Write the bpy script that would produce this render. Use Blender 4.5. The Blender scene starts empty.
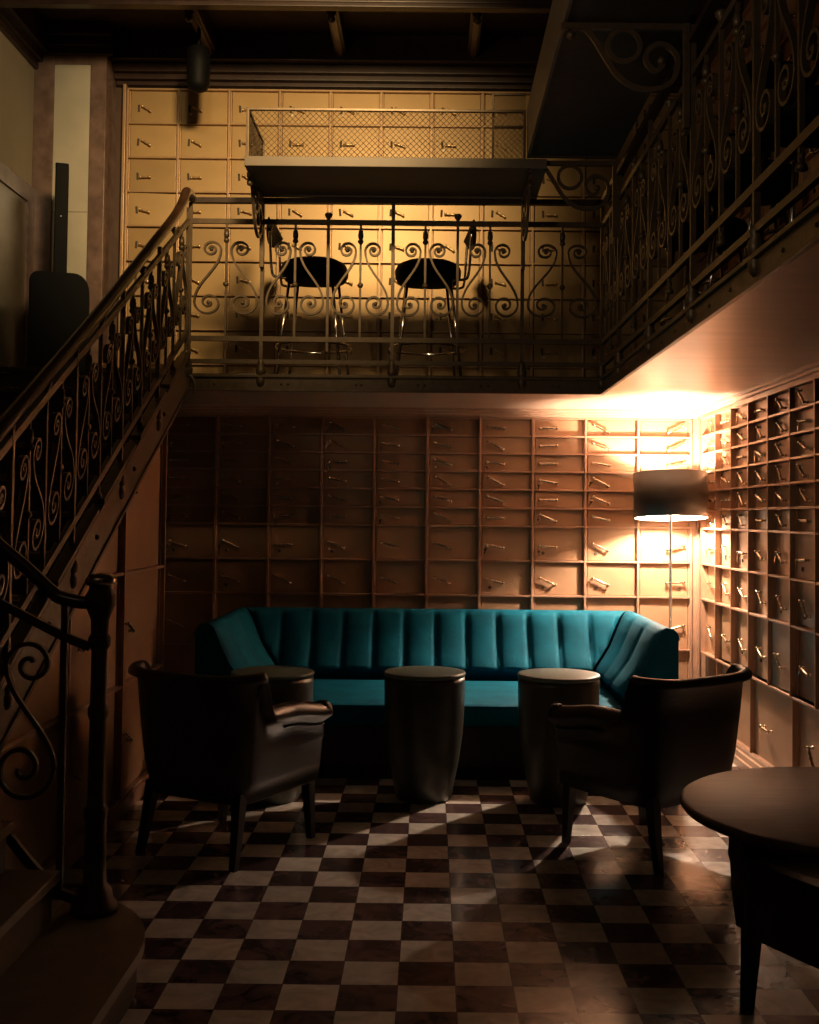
import bpy, bmesh, math, random
from math import sin, cos, pi, radians as R
from mathutils import Vector, Matrix
random.seed(7)
sc = bpy.context.scene
col = sc.collection

# ------------------------------------------------------------------ mesh builder
class MB:
    def __init__(s):
        s.v = []; s.f = []; s.sm = []
    def add(s, vs, fs, smooth=False):
        o = len(s.v); s.v += [tuple(v) for v in vs]
        s.f += [tuple(i + o for i in f) for f in fs]; s.sm += [smooth] * len(fs)
        return s
    def box(s, x0, x1, y0, y1, z0, z1, b=0.0):
        if b <= 0:
            vs = [(x, y, z) for x in (x0, x1) for y in (y0, y1) for z in (z0, z1)]
            return s.add(vs, [(0,1,3,2),(4,6,7,5),(0,4,5,1),(2,3,7,6),(0,2,6,4),(1,5,7,3)])
        bm = bmesh.new()
        bmesh.ops.create_cube(bm, size=1)
        for v in bm.verts:
            v.co = Vector((x0 if v.co.x < 0 else x1, y0 if v.co.y < 0 else y1, z0 if v.co.z < 0 else z1))
        bmesh.ops.bevel(bm, geom=list(bm.edges), offset=b, segments=2, profile=0.6, affect='EDGES')
        bm.verts.index_update()
        s.add([v.co[:] for v in bm.verts], [tuple(v.index for v in f.verts) for f in bm.faces]); bm.free()
        return s
    def prism(s, poly, a, b, axis='x', smooth=False):
        n = len(poly)
        def P(p, t):
            return {'x': (t, p[0], p[1]), 'y': (p[0], t, p[1]), 'z': (p[0], p[1], t)}[axis]
        vs = [P(p, a) for p in poly] + [P(p, b) for p in poly]
        fs = [(i, (i + 1) % n, n + (i + 1) % n, n + i) for i in range(n)]
        s.add(vs, fs, smooth)
        o = len(s.v) - 2 * n
        s.f += [tuple(range(o + n - 1, o - 1, -1)), tuple(range(o + n, o + 2 * n))]; s.sm += [False, False]
        return s
    def lathe(s, prof, c=(0, 0, 0), n=24, axis='z', caps=True):
        vs = []; fs = []
        for r, h in prof:
            for k in range(n):
                a = 2 * pi * k / n
                p = {'z': (r*cos(a), r*sin(a), h), 'x': (h, r*cos(a), r*sin(a)), 'y': (r*cos(a), h, r*sin(a))}[axis]
                vs.append((c[0]+p[0], c[1]+p[1], c[2]+p[2]))
        m = len(prof)
        for i in range(m - 1):
            for k in range(n):
                k2 = (k + 1) % n
                fs.append((i*n+k, i*n+k2, (i+1)*n+k2, (i+1)*n+k))
        s.add(vs, fs, True)
        if caps:
            o = len(s.v) - m * n
            if prof[0][0] > 1e-5: s.f.append(tuple(range(o+n-1, o-1, -1))); s.sm.append(False)
            if prof[-1][0] > 1e-5: s.f.append(tuple(range(o+(m-1)*n, o+m*n))); s.sm.append(False)
        return s
    def tube(s, pts, r, n=8, rad=None, flat=None, closed=False):
        """round tube (or, with flat=(w,h), a rectangular bar) along pts"""
        pts = [Vector(p) for p in pts]; N = len(pts)
        vs = []; fs = []
        up = None
        for i, p in enumerate(pts):
            if closed: t = pts[(i+1) % N] - pts[i-1]
            else: t = pts[min(i+1, N-1)] - pts[max(i-1, 0)]
            t.normalize()
            if up is None:
                up = Vector((0,0,1)) if abs(t.z) < 0.9 else Vector((0,1,0))
                if flat and len(flat) > 2: up = Vector(flat[2])
            e = up - t * up.dot(t)
            if e.length < 1e-6: e = Vector((1,0,0)) - t * t.x
            e.normalize(); up = e; q = t.cross(e)
            rr = rad[i] if rad else r
            if flat:
                w, h = flat[0]/2, flat[1]/2
                for a, b in ((-1,-1),(1,-1),(1,1),(-1,1)): vs.append(p + q*a*w + e*b*h)
            else:
                for k in range(n):
                    a = 2*pi*k/n; vs.append(p + (q*cos(a) + e*sin(a))*rr)
        m = 4 if flat else n
        for i in range(N if closed else N-1):
            j = (i+1) % N
            for k in range(m):
                k2 = (k+1) % m; fs.append((i*m+k, i*m+k2, j*m+k2, j*m+k))
        if not closed:
            fs.append(tuple(range(m-1, -1, -1))); fs.append(tuple(range((N-1)*m, N*m)))
        return s.add(vs, fs, not flat)
    def grid(s, rows, closed_u=False, closed_v=False, smooth=True):
        """rows: list of equal-length lists of points"""
        nu = len(rows); nv = len(rows[0]); vs = [p for r in rows for p in r]; fs = []
        for i in range(nu if closed_u else nu-1):
            for j in range(nv if closed_v else nv-1):
                i2 = (i+1) % nu; j2 = (j+1) % nv
                fs.append((i*nv+j, i*nv+j2, i2*nv+j2, i2*nv+j))
        return s.add(vs, fs, smooth)
    def ball(s, c, r, n=12, sc3=(1,1,1)):
        rows = []
        for i in range(n//2+1):
            a = pi*i/(n//2); rows.append([(c[0]+r*sc3[0]*sin(a)*cos(2*pi*k/n), c[1]+r*sc3[1]*sin(a)*sin(2*pi*k/n), c[2]-r*sc3[2]*cos(a)) for k in range(n)])
        return s.grid(rows, closed_v=True)
    def xf(s, M, start=0):
        for i in range(start, len(s.v)): s.v[i] = tuple(M @ Vector(s.v[i]))
        return s
    def mesh(s, name, mat):
        me = bpy.data.meshes.new(name); me.from_pydata(s.v, [], s.f)
        me.polygons.foreach_set('use_smooth', s.sm)
        if mat: me.materials.append(mat)
        bm = bmesh.new(); bm.from_mesh(me)
        bmesh.ops.remove_doubles(bm, verts=bm.verts, dist=1e-6)
        bmesh.ops.recalc_face_normals(bm, faces=bm.faces)
        bm.to_mesh(me); bm.free(); me.update()
        return me
    def build(s, name, mat, parent=None, loc=None, mods=None):
        o = bpy.data.objects.new(name, s.mesh(name, mat)); col.objects.link(o)
        if parent: o.parent = parent
        if loc: o.location = loc
        if mods: mods(o)
        return o

def tag(o, label=None, cat=None, group=None, kind=None):
    if label: o['label'] = label
    if cat: o['category'] = cat
    if group: o['group'] = group
    if kind: o['kind'] = kind
    return o
def empty(name, loc=(0,0,0), rz=0, **k):
    o = bpy.data.objects.new(name, None); o.location = loc; o.rotation_euler = (0,0,rz)
    o.empty_display_size = .1; col.objects.link(o); return tag(o, **k)
def struct(o): o['kind'] = 'structure'; return o
def copy_tree(o, parent=None):
    c = o.copy(); col.objects.link(c); c.parent = parent
    for ch in list(o.children): copy_tree(ch, c)
    return c
def instance(me, name, parent, loc, rot=(0,0,0)):
    o = bpy.data.objects.new(name, me); col.objects.link(o); o.parent = parent
    o.location = loc; o.rotation_euler = rot; return o
def bez(p0, p1, p2, p3, n):
    out = []
    for i in range(n+1):
        t = i/n; out.append(tuple((1-t)**3*a+3*(1-t)**2*t*b+3*(1-t)*t*t*c+t**3*d for a,b,c,d in zip(p0,p1,p2,p3)))
    return out
def catmull(P, n=6):
    out = []
    for i in range(len(P)-1):
        p0 = P[max(i-1,0)]; p1 = P[i]; p2 = P[i+1]; p3 = P[min(i+2,len(P)-1)]
        for k in range(n):
            t = k/n
            out.append(tuple(.5*((2*b)+(c-a)*t+(2*a-5*b+4*c-d)*t*t+(-a+3*b-3*c+d)*t**3) for a,b,c,d in zip(p0,p1,p2,p3)))
    out.append(tuple(P[-1])); return out

# ------------------------------------------------------------------ materials
def mat(name, base, rough=.5, metal=0., vary=.0, scale=8., dark=None, bump=0., bscale=60., coat=0., sheen=0., spec=None, objrand=0., stretch=(1,1,1), coords='Object', rvar=0.):
    m = bpy.data.materials.new(name); m.use_nodes = True; nt = m.node_tree; N = nt.nodes; L = nt.links
    b = N['Principled BSDF']; b.inputs['Roughness'].default_value = rough; b.inputs['Metallic'].default_value = metal
    b.inputs['Base Color'].default_value = (*base, 1)
    if coat: b.inputs['Coat Weight'].default_value = coat; b.inputs['Coat Roughness'].default_value = .12
    if sheen: b.inputs['Sheen Weight'].default_value = sheen; b.inputs['Sheen Roughness'].default_value = .4
    if spec is not None: b.inputs['Specular IOR Level'].default_value = spec
    tc = N.new('ShaderNodeTexCoord'); mp = N.new('ShaderNodeMapping'); mp.inputs['Scale'].default_value = stretch
    L.new(tc.outputs[coords], mp.inputs[0])
    out = None
    if vary or rvar:
        n = N.new('ShaderNodeTexNoise'); n.inputs['Scale'].default_value = scale; n.inputs['Detail'].default_value = 6
        L.new(mp.outputs[0], n.inputs['Vector'])
        cr = N.new('ShaderNodeValToRGB'); cr.color_ramp.elements[0].position = .3; cr.color_ramp.elements[1].position = .7
        d = dark or tuple(c*(1-vary) for c in base)
        cr.color_ramp.elements[0].color = (*d, 1); cr.color_ramp.elements[1].color = (*base, 1)
        L.new(n.outputs['Fac'], cr.inputs[0]); out = cr.outputs[0]
        if rvar:
            mr = N.new('ShaderNodeMapRange'); mr.inputs['To Min'].default_value = rough-rvar; mr.inputs['To Max'].default_value = rough+rvar
            L.new(n.outputs['Fac'], mr.inputs['Value']); L.new(mr.outputs[0], b.inputs['Roughness'])
    if objrand:
        oi = N.new('ShaderNodeObjectInfo'); mr = N.new('ShaderNodeMapRange')
        mr.inputs['To Min'].default_value = 1-objrand; mr.inputs['To Max'].default_value = 1+objrand*.6
        L.new(oi.outputs['Random'], mr.inputs['Value'])
        mx = N.new('ShaderNodeVectorMath'); mx.operation = 'SCALE'
        if out: L.new(out, mx.inputs[0])
        else: mx.inputs[0].default_value = base
        L.new(mr.outputs[0], mx.inputs['Scale']); out = mx.outputs[0]
    if out: L.new(out, b.inputs['Base Color'])
    if bump:
        n2 = N.new('ShaderNodeTexNoise'); n2.inputs['Scale'].default_value = bscale; n2.inputs['Detail'].default_value = 4
        L.new(mp.outputs[0], n2.inputs['Vector'])
        bp = N.new('ShaderNodeBump'); bp.inputs['Strength'].default_value = bump; bp.inputs['Distance'].default_value = .01
        L.new(n2.outputs['Fac'], bp.inputs['Height']); L.new(bp.outputs[0], b.inputs['Normal'])
    return m
def checker(name, s, ox, oy):
    m = bpy.data.materials.new(name); m.use_nodes = True; nt = m.node_tree; N = nt.nodes; L = nt.links; b = N['Principled BSDF']
    tc = N.new('ShaderNodeTexCoord'); sep = N.new('ShaderNodeSeparateXYZ'); L.new(tc.outputs['Object'], sep.inputs[0])
    def mth(op, a, bb=None, c=None):
        n = N.new('ShaderNodeMath'); n.operation = op
        for i, q in enumerate((a, bb, c)):
            if q is None: continue
            if isinstance(q, (int, float)): n.inputs[i].default_value = q
            else: L.new(q, n.inputs[i])
        return n.outputs[0]
    u = mth('DIVIDE', mth('SUBTRACT', sep.outputs[0], ox), s); v = mth('DIVIDE', mth('SUBTRACT', sep.outputs[1], oy), s)
    fu = mth('FLOOR', u); fv = mth('FLOOR', v)
    par = mth('FLOORED_MODULO', mth('ADD', fu, fv), 2.0)
    # grout: distance to the tile edge
    du = mth('PINGPONG', u, .5); dv = mth('PINGPONG', v, .5); gr = mth('LESS_THAN', mth('MINIMUM', du, dv), .009)
    cx = N.new('ShaderNodeCombineXYZ'); L.new(fu, cx.inputs[0]); L.new(fv, cx.inputs[1])
    wn = N.new('ShaderNodeTexWhiteNoise'); wn.noise_dimensions = '2D'; L.new(cx.outputs[0], wn.inputs['Vector'])
    off = N.new('ShaderNodeVectorMath'); off.operation = 'MULTIPLY_ADD'; L.new(wn.outputs['Color'], off.inputs[0]); off.inputs[1].default_value = (9,9,9); L.new(tc.outputs['Object'], off.inputs[2])
    n = N.new('ShaderNodeTexNoise'); n.inputs['Scale'].default_value = 9; n.inputs['Detail'].default_value = 8; n.inputs['Distortion'].default_value = 1.6; L.new(off.outputs[0], n.inputs['Vector'])
    def ramp(c0, c1):
        r = N.new('ShaderNodeValToRGB'); r.color_ramp.elements[0].position = .33; r.color_ramp.elements[1].position = .68
        r.color_ramp.elements[0].color = (*c0,1); r.color_ramp.elements[1].color = (*c1,1); L.new(n.outputs['Fac'], r.inputs[0]); return r.outputs[0]
    lt = ramp((.50,.455,.40), (.72,.67,.60)); dk = ramp((.055,.030,.030), (.15,.092,.088))
    mx = N.new('ShaderNodeMix'); mx.data_type = 'RGBA'; L.new(par, mx.inputs['Factor']); L.new(dk, mx.inputs[6]); L.new(lt, mx.inputs[7])
    sc_ = N.new('ShaderNodeVectorMath'); sc_.operation = 'SCALE'; L.new(mx.outputs[2], sc_.inputs[0])
    L.new(mth('MULTIPLY_ADD', wn.outputs['Value'], .35, .78), sc_.inputs['Scale'])
    mg = N.new('ShaderNodeMix'); mg.data_type = 'RGBA'; L.new(gr, mg.inputs['Factor']); L.new(sc_.outputs[0], mg.inputs[6]); mg.inputs[7].default_value = (.10,.08,.07,1)
    L.new(mg.outputs[2], b.inputs['Base Color'])
    L.new(mth('MULTIPLY_ADD', n.outputs['Fac'], .16, .12), b.inputs['Roughness'])
    bp = N.new('ShaderNodeBump'); bp.inputs['Strength'].default_value = .25; bp.inputs['Distance'].default_value = .002; L.new(mth('SUBTRACT', 1.0, gr), bp.inputs['Height']); L.new(bp.outputs[0], b.inputs['Normal'])
    return m
def emit(name, c, s):
    m = bpy.data.materials.new(name); m.use_nodes = True; b = m.node_tree.nodes['Principled BSDF']
    b.inputs['Base Color'].default_value = (*c,1); b.inputs['Emission Color'].default_value = (*c,1); b.inputs['Emission Strength'].default_value = s; return m

M = dict(
 tile = checker('chequered marble tiles', .1782, -.6202, 3.2384),
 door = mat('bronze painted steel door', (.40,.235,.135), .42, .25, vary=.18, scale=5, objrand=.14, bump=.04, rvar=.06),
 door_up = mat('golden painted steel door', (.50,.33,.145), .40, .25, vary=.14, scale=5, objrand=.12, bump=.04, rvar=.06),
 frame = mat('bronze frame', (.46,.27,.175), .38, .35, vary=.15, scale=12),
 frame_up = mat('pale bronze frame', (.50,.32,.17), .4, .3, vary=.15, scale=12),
 brass = mat('polished nickel handle', (.55,.42,.29), .26, 1.0, vary=.2, scale=30),
 iron = mat('bronze painted wrought iron', (.15,.105,.062), .45, .45, vary=.3, scale=25, bump=.08),
 iron_dark = mat('dark iron', (.075,.050,.030), .7, 0, vary=.3, scale=25),
 ledge = mat('grey beige painted steel', (.17,.135,.095), .5, .1, vary=.15, scale=9),
 wood = mat('polished mahogany handrail', (.085,.040,.020), .35, 0, vary=.5, scale=14, stretch=(1,.15,1), coat=.4),
 wood_dark = mat('dark stained timber ceiling', (.045,.020,.012), .45, 0, vary=.5, scale=10, coat=.2),
 soffit = mat('gloss painted soffit', (.52,.36,.27), .28, 0, vary=.25, scale=4, stretch=(.6,3,1), bump=.05, bscale=8),
 cornice = mat('cream bronze moulding', (.52,.34,.24), .35, .1, vary=.1),
 plaster = mat('ochre plaster', (.47,.39,.26), .7, 0, vary=.12, scale=5, bump=.05),
 marble = mat('cream veined marble', (.66,.60,.46), .18, 0, vary=.2, scale=3.2, rvar=.04),
 marble_p = mat('purple brown marble', (.27,.175,.14), .2, 0, vary=.45, scale=11, rvar=.05),
 marble_g = mat('grey brown marble', (.20,.155,.105), .2, 0, vary=.3, scale=5),
 wall = mat('dark brown painted wall', (.10,.055,.033), .6, 0, vary=.3, scale=6),
 velvet = mat('teal velvet', (.0006,.105,.170), .72, 0, vary=.4, scale=7, spec=.10, bump=.05, bscale=220),
 leather = mat('dark brown leather', (.040,.026,.018), .31, 0, vary=.4, scale=18, bump=.12, bscale=140),
 leather_b = mat('black leather', (.012,.010,.010), .42, 0, vary=.3, scale=18, bump=.12, bscale=140),
 legs = mat('black lacquered wood', (.012,.009,.008), .4),
 drum = mat('grey green enamelled metal', (.085,.088,.075), .36, .35, vary=.25, scale=14, rvar=.07),
 tabletop = mat('brown walnut veneer', (.085,.044,.028), .55, 0, vary=.45, scale=9, stretch=(1,6,1)),
 black = mat('matte black plastic', (.003,.003,.003), .6, spec=.15),
 brass_up = mat('golden brass lever', (.85,.62,.33), .35, .8),
 drum_top_lit = mat('grey green enamel with painted lamplight', (.16,.215,.19), .38, 0, vary=.15, scale=14, rvar=.05),  # paler than the drum body: lamplight on the tops put into the colour
 chrome = mat('chrome', (.75,.72,.68), .15, 1.0),
 shade = mat('brushed bronze shade', (.050,.039,.026), .5, 0, vary=.25, scale=60, stretch=(.1,.1,6)),
 white = mat('white shade lining', (.85,.83,.78), .6),
 bulb = emit('lamp bulb glow', (1.0,.74,.54), 5600),
 led = emit('small white indicator', (1,1,.95), 2.0),
 tagm = mat('ivory key tag', (.8,.76,.66), .5),
 stair = mat('dark iron stair plate', (.16,.115,.075), .5, .1, vary=.3, scale=10),
)

# ------------------------------------------------------------------ room shell
def box_struct(name, m, *a): return struct(MB().box(*a).build(name, m))
box_struct('floor', M['tile'], -3.4, 2.1, -1.2, 7.8, -.1, 0)
# lower back wall and its dark return; upper wall steps back
box_struct('wall_back', M['wall'], -2.9, 2.1, 7.56, 7.9, 0, 2.2)
box_struct('wall_back_upper', M['wall'], -2.9, 2.1, 7.76, 7.95, 2.29, 4.95)
box_struct('wall_right', M['wall'], 1.91, 2.1, -1.2, 7.56, 0, 2.2)
box_struct('wall_right_upper', M['wall'], 1.91, 2.1, -1.2, 7.76, 2.29, 4.95)
# left wall: plaster above, marble dado with a darker border
lw = struct(MB().box(-2.95, -2.80, -1.2, 7.76, 0, 4.95).build('wall_left', M['plaster']))
struct(MB().box(-2.80, -2.785, -1.2, 7.5, 2.29, 3.58).build('trim_1', M['marble_g']))
b = MB(); b.box(-2.80, -2.772, -1.2, 7.5, 3.58, 3.70); b.box(-2.80, -2.772, 7.37, 7.5, 2.29, 3.58)
struct(b.build('trim_2', M['marble_p']))
# pilaster at the corner of the gallery
b = MB(); b.box(-2.80, -2.66, 7.50, 7.76, 2.29, 4.70, .004); b.box(-2.405, -2.295, 7.50, 7.76, 2.29, 4.70, .004); b.box(-2.66, -2.405, 7.50, 7.76, 4.59, 4.70)
struct(b.build('pilaster_frame_wall', M['marble_p'])).name = 'trim_3'
b = MB(); b.box(-2.66, -2.405, 7.515, 7.76, 2.29, 3.548); b.box(-2.66, -2.405, 7.515, 7.76, 3.552, 4.59)
struct(b.build('trim_4', M['marble']))
# mezzanine slab (soffit gloss painted) : back strip, right strip, left landing
b = MB(); b.box(-2.80, 1.91, 6.50, 7.76, 2.2, 2.29); b.box(1.04, 1.91, -1.2, 6.50, 2.2, 2.29)
struct(b.build('floor_mezzanine', M['soffit'])).name = 'ceiling_soffit'
b = MB(); b.box(-2.80, 1.91, 6.5, 7.76, 2.29, 2.297); b.box(1.04, 1.91, -1.2, 6.50, 2.29, 2.297)
struct(b.build('floor_gallery', M['wood_dark']))
# cornice at the top of the lower banks: three steps
b = MB()
for d, z0, z1 in ((.055,2.145,2.165),(.075,2.165,2.182),(.10,2.182,2.2)):
    b.box(-1.9, 1.91, 7.56-d, 7.56, z0, z1, .003); b.box(1.91-d, 1.91, 2.0, 7.56-d, z0, z1, .003)
struct(b.build('trim_5', M['cornice']))
b = MB()
for d, z0, z1 in ((.09,.0,.05),(.075,.05,.085),(.06,.085,.11)):
    b.box(1.91-d, 1.91, 2.0, 7.5, z0, z1, .004); b.box(-1.9, 1.85, 7.56-d, 7.56, z0, z1, .004)
struct(b.build('baseboard_right', M['cornice']))
# upper ceiling with beam, ribs and wall cornice
box_struct('ceiling', M['wood_dark'], -2.95, 2.1, -1.2, 7.95, 4.85, 4.95)
b = MB()
for d, z0, z1 in ((.05,4.53,4.56),(.09,4.56,4.60),(.13,4.60,4.66),(.20,4.66,4.85)):
    b.box(-2.29, 1.91, 7.76-d, 7.76, z0, z1, .006)
for d, z0, z1 in ((.03,4.55,4.60),(.06,4.60,4.66),(.10,4.66,4.85)):
    b.box(-2.80, -2.80+d, 2.0, 7.5, z0, z1, .004); b.box(-2.80, -2.25, 7.5-d, 7.5, z0+.1, z1+.1 if z1 < 4.8 else 4.85, .004)
struct(b.build('trim_6', M['wood_dark']))
bm_ = MB()
for z0, z1, e in ((4.60,4.63,.0),(4.63,4.85,-.02)): bm_.box(-2.80, 1.91, 6.62, 6.69+e, z0, z1, .006)
tag(bm_.build('ceiling_beam', M['wood_dark']), 'dark wooden ceiling beam running across the top of the picture', 'beam')
for i, x in enumerate((-1.58, -.665, .27, 1.2)):
    rib = empty('ceiling_rib', (x, 7.1, 4.85), label=['leftmost ceiling rib, ending above the black spotlight','ceiling rib above the left half of the mesh ledge','ceiling rib above the middle of the mesh ledge','ceiling rib hidden behind the high steel ledge at right'][i], cat='ceiling rib', group='ribs across the dark ceiling')
    MB().box(-.04, .04, -.27, .56, -.14, 0, .008).build('rib_beam', M['wood_dark'], rib)
    MB().box(-.02, .02, -.27, .50, -.16, -.13, .004).build('moulding', M['wood'], rib)
    MB().lathe([(.001,-.25),(.018,-.24),(.028,-.22),(.02,-.20),(.032,-.18),(.03,-.15)], (0,-.24,0), 14).build('knob', M['wood'], rib)

# ------------------------------------------------------------------ banks of deposit boxes
def handle_mesh(kind):
    b = MB()
    L_ = .058
    for s in (-1, 1):
        b.lathe([(.010,0),(.010,-.004),(.005,-.006),(.005,-.020)], (s*L_,0,0), 10, 'y')
        b.ball((s*L_,-.024,0), .011, 10)
    prof = [(.004,-L_),(.005,-L_*.7),(.009,-L_*.45),(.006,-L_*.3),(.010,0),(.006,L_*.3),(.009,L_*.45),(.005,L_*.7),(.004,L_)]
    b.lathe(prof, (0,-.024,0), 10, 'x')
    if kind == 1:   # a key on a ring hangs from the left mount
        ring = [(-L_-.002+.012*cos(a), -.03, -.02+.014*sin(a)) for a in [2*pi*k/14 for k in range(14)]]
        b.tube(ring, .0016, 5, closed=True); b.box(-L_-.006, -L_+.002, -.032, -.029, -.068, -.032); b.box(-L_-.012, -L_+.006, -.032, -.029, -.045,-.030, .002)
    return b.mesh('handle', M['brass'])
def lever_mesh():
    b = MB(); b.lathe([(.011,0),(.011,-.005),(.006,-.007),(.006,-.022)], (-.045,0,0), 10, 'y'); b.ball((-.045,-.026,0), .011, 10)
    b.lathe([(.005,-.045),(.008,-.03),(.010,-.01),(.007,.01),(.009,.03),(.012,.042),(.006,.048)], (0,-.026,0), 10, 'x')
    b.lathe([(.004,.018),(.001,.032)], (.03,-.026,-.026), 6); return b.mesh('handle', M['brass_up'])
HM = [handle_mesh(0), handle_mesh(1), lever_mesh()]
plate = MB().box(-.008,.008,-.004,0,-.028,.024,.002).mesh('keyhole_plate', M['iron_dark'])
lockm = MB().lathe([(.012,0),(.012,-.003),(.009,-.006),(.004,-.006),(.003,-.003)], (0,0,0), 14, 'y').mesh('keyhole', M['iron_dark'])
tagmesh = MB().lathe([(.0085,0),(.0085,-.002)], (0,0,0), 14, 'y').mesh('key_tag', M['tagm'])
door_cache = {}
def door_mesh(w, h, m):
    k = (round(w,4), round(h,4), m)
    if k not in door_cache:
        b = MB(); b.box(-w, 0, -.018, 0, -h/2, h/2, .0025)
        door_cache[k] = b.mesh('door', M[m])
    return door_cache[k]
def bank(name, loc, rz, xs, zs, dm, fm, label, skip=(), hx=.27, flip=(), wide=.030, ajar={}, tilt=(-30,-5), depth=.05, extra=None, hscale=1.0, hinge_slack=1.2):
    root = empty(name, loc, rz, label=label, cat='deposit box bank')
    fb = MB()
    x0, x1 = xs[0], xs[-1]; z0, z1 = zs[-1], zs[0]
    fb.box(x0-.02, x1+.02, 0, .008, z0, z1)
    for x in xs:
        fb.box(x-wide/2, x+wide/2, -depth*.45, 0, z0, z1, .002)
        fb.box(x-.007, x+.007, -depth, -depth*.45, z0, z1, .002)
    for z in zs:
        fb.box(x0, x1, -depth*.96, 0, z-.006, z+.006, .0015)
    fb.build('frame', M[fm], root)
    n = 0
    for i in range(len(xs)-1):
        for j in range(len(zs)-1):
            if (i, j) in skip: continue
            w = xs[i+1]-xs[i]-wide-.006; h = zs[j]-zs[j+1]-.016
            a = ajar.get((i, j), 0)
            ang = R(a) if a else R(random.uniform(0, hinge_slack))
            dx = xs[i+1]-wide/2-.003; cz = (zs[j]+zs[j+1])/2
            d = instance(door_mesh(w, h, dm), 'door', root, (dx, -.001, cz), (0,0,ang))
            if a: d['label'] = 'door standing slightly ajar'
            fl = i in flip
            cx = -w*(hx if fl else 1-hx); t = R(random.uniform(*tilt)) if random.random() > .18 else R(random.uniform(-3,3))
            if fl: t = -t
            hz = -h*.08 if h > .16 else -h*.03
            if fl is False or True:
                k = 2 if dm == 'door_up' else (1 if random.random() < .22 else 0)
                hd = instance(HM[k], 'handle', d, (cx, -.018, hz), (0, -t, 0)); hd.scale = (hscale,)*3
                if k == 2: instance(plate, 'keyhole_plate', d, (cx-.062, -.018, hz+.012), (0, R(random.uniform(-6,6)), 0))
                elif h > .2 and random.random() < .4:
                    instance(lockm, 'keyhole', d, (cx-(.03 if not fl else -.03), -.018, hz-.045))
                if random.random() < .06:
                    tg = instance(tagmesh, 'key_tag', d, (cx-.05, -.0185, hz-.03)); tg['label'] = 'round ivory tag'
            n += 1
    return root
zs_low = [2.137, 2.013, 1.890, 1.766, 1.640, 1.514, 1.3885, 1.150, .9105, .55, .11]
xs_low = [-1.8463+.3647*k for k in range(11)]
skip = {(i, 9) for i in range(10)} - {(9, 9)}
bank('deposit_box_bank', (0, 7.552, 0), 0, xs_low, zs_low, 'door', 'frame', 'wall of bronze deposit boxes behind the teal sofa, with the floor lamp before it', skip=skip, flip=(9,),
     ajar={(4,6):2.6, (6,3):2.8, (7,4):2.2, (8,4):1.8})
zs_r = zs_low[:-1]
xr = [.155 + .3647*k for k in range(0, 10)]
bk = bank('deposit_box_bank', (1.902, 7.552, 0), R(-90), xr, zs_r, 'door', 'frame', 'dimmer wall of deposit boxes down the right side beside the floor lamp', ajar={(4,8):4.5,(5,0):4.,(5,3):4.,(5,6):4}, tilt=(-45,-10), hx=.40, depth=.062, hscale=.85)
bk2 = bank('deposit_box_bank', (1.902, 7.552, 0), R(-90), [.155+.7294*k-.3647*1 for k in range(1,5)], [.55,.11], 'door', 'frame', 'row of tall wide locker doors at the foot of the right wall, beside the armchair', hx=.35, tilt=(-60,-30))
zs_up = [4.50-.2475*k for k in range(9)]+[2.30]
xs_up = [-2.2+.3643*k for k in range(12)]
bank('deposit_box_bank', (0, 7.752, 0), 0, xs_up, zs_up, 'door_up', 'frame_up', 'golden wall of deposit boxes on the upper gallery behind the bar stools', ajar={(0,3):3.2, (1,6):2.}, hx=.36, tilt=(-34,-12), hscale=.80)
bank('deposit_box_bank', (1.902, 7.70, 0), R(-90), [.1+.3643*k for k in range(0,10)], zs_up, 'door', 'frame', 'unlit wall of deposit boxes on the upper gallery behind the right-hand railing', hx=.35, tilt=(-32,-8))
b = MB(); b.box(1.812, 1.905, 7.515, 7.56, .11, 2.145, .004); b.box(1.84, 1.86, 7.495, 7.52, .11, 2.145, .004)
struct(b.build('trim_8', M['frame']))
# edge stile at left of upper bank
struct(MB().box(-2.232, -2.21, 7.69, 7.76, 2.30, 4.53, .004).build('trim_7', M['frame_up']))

# left wall under the stair: tall locker doors cut by the stringer
def str_low(y): return 2.17-.562*(6.40-y)
lb = empty('locker_panelling', (-1.49, 0, 0), label='tall bronze locker panels under the slope of the staircase, behind the left armchair', cat='panelling')
b = MB(); ys = [6.02, 5.24, 4.46, 3.68]
b.prism([(3.5,0),(6.03,0),(6.03,str_low(6.03)),(3.5,str_low(3.5))], -.06, -.02, 'x')
for y in ys: 
    b.prism([(y-.02,0),(y+.02,0),(y+.02,str_low(y+.02)),(y-.02,str_low(y-.02))], -.02, .005, 'x')
    b.prism([(y-.007,0),(y+.007,0),(y+.007,str_low(y+.007)),(y-.007,str_low(y-.007))], .005, .028, 'x')
for z in (.08, .62, 1.16):
    ymin = max(3.5, 6.40-(2.17-z-.02)/.562)
    b.box(-.02, .024, ymin, 6.03, z-.007, z+.007, .002)
b.prism([(3.5,0),(6.04,0),(6.04,.07),(3.5,.07)], -.02, .03, 'x')
b.build('frame', M['frame'], lb)
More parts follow.
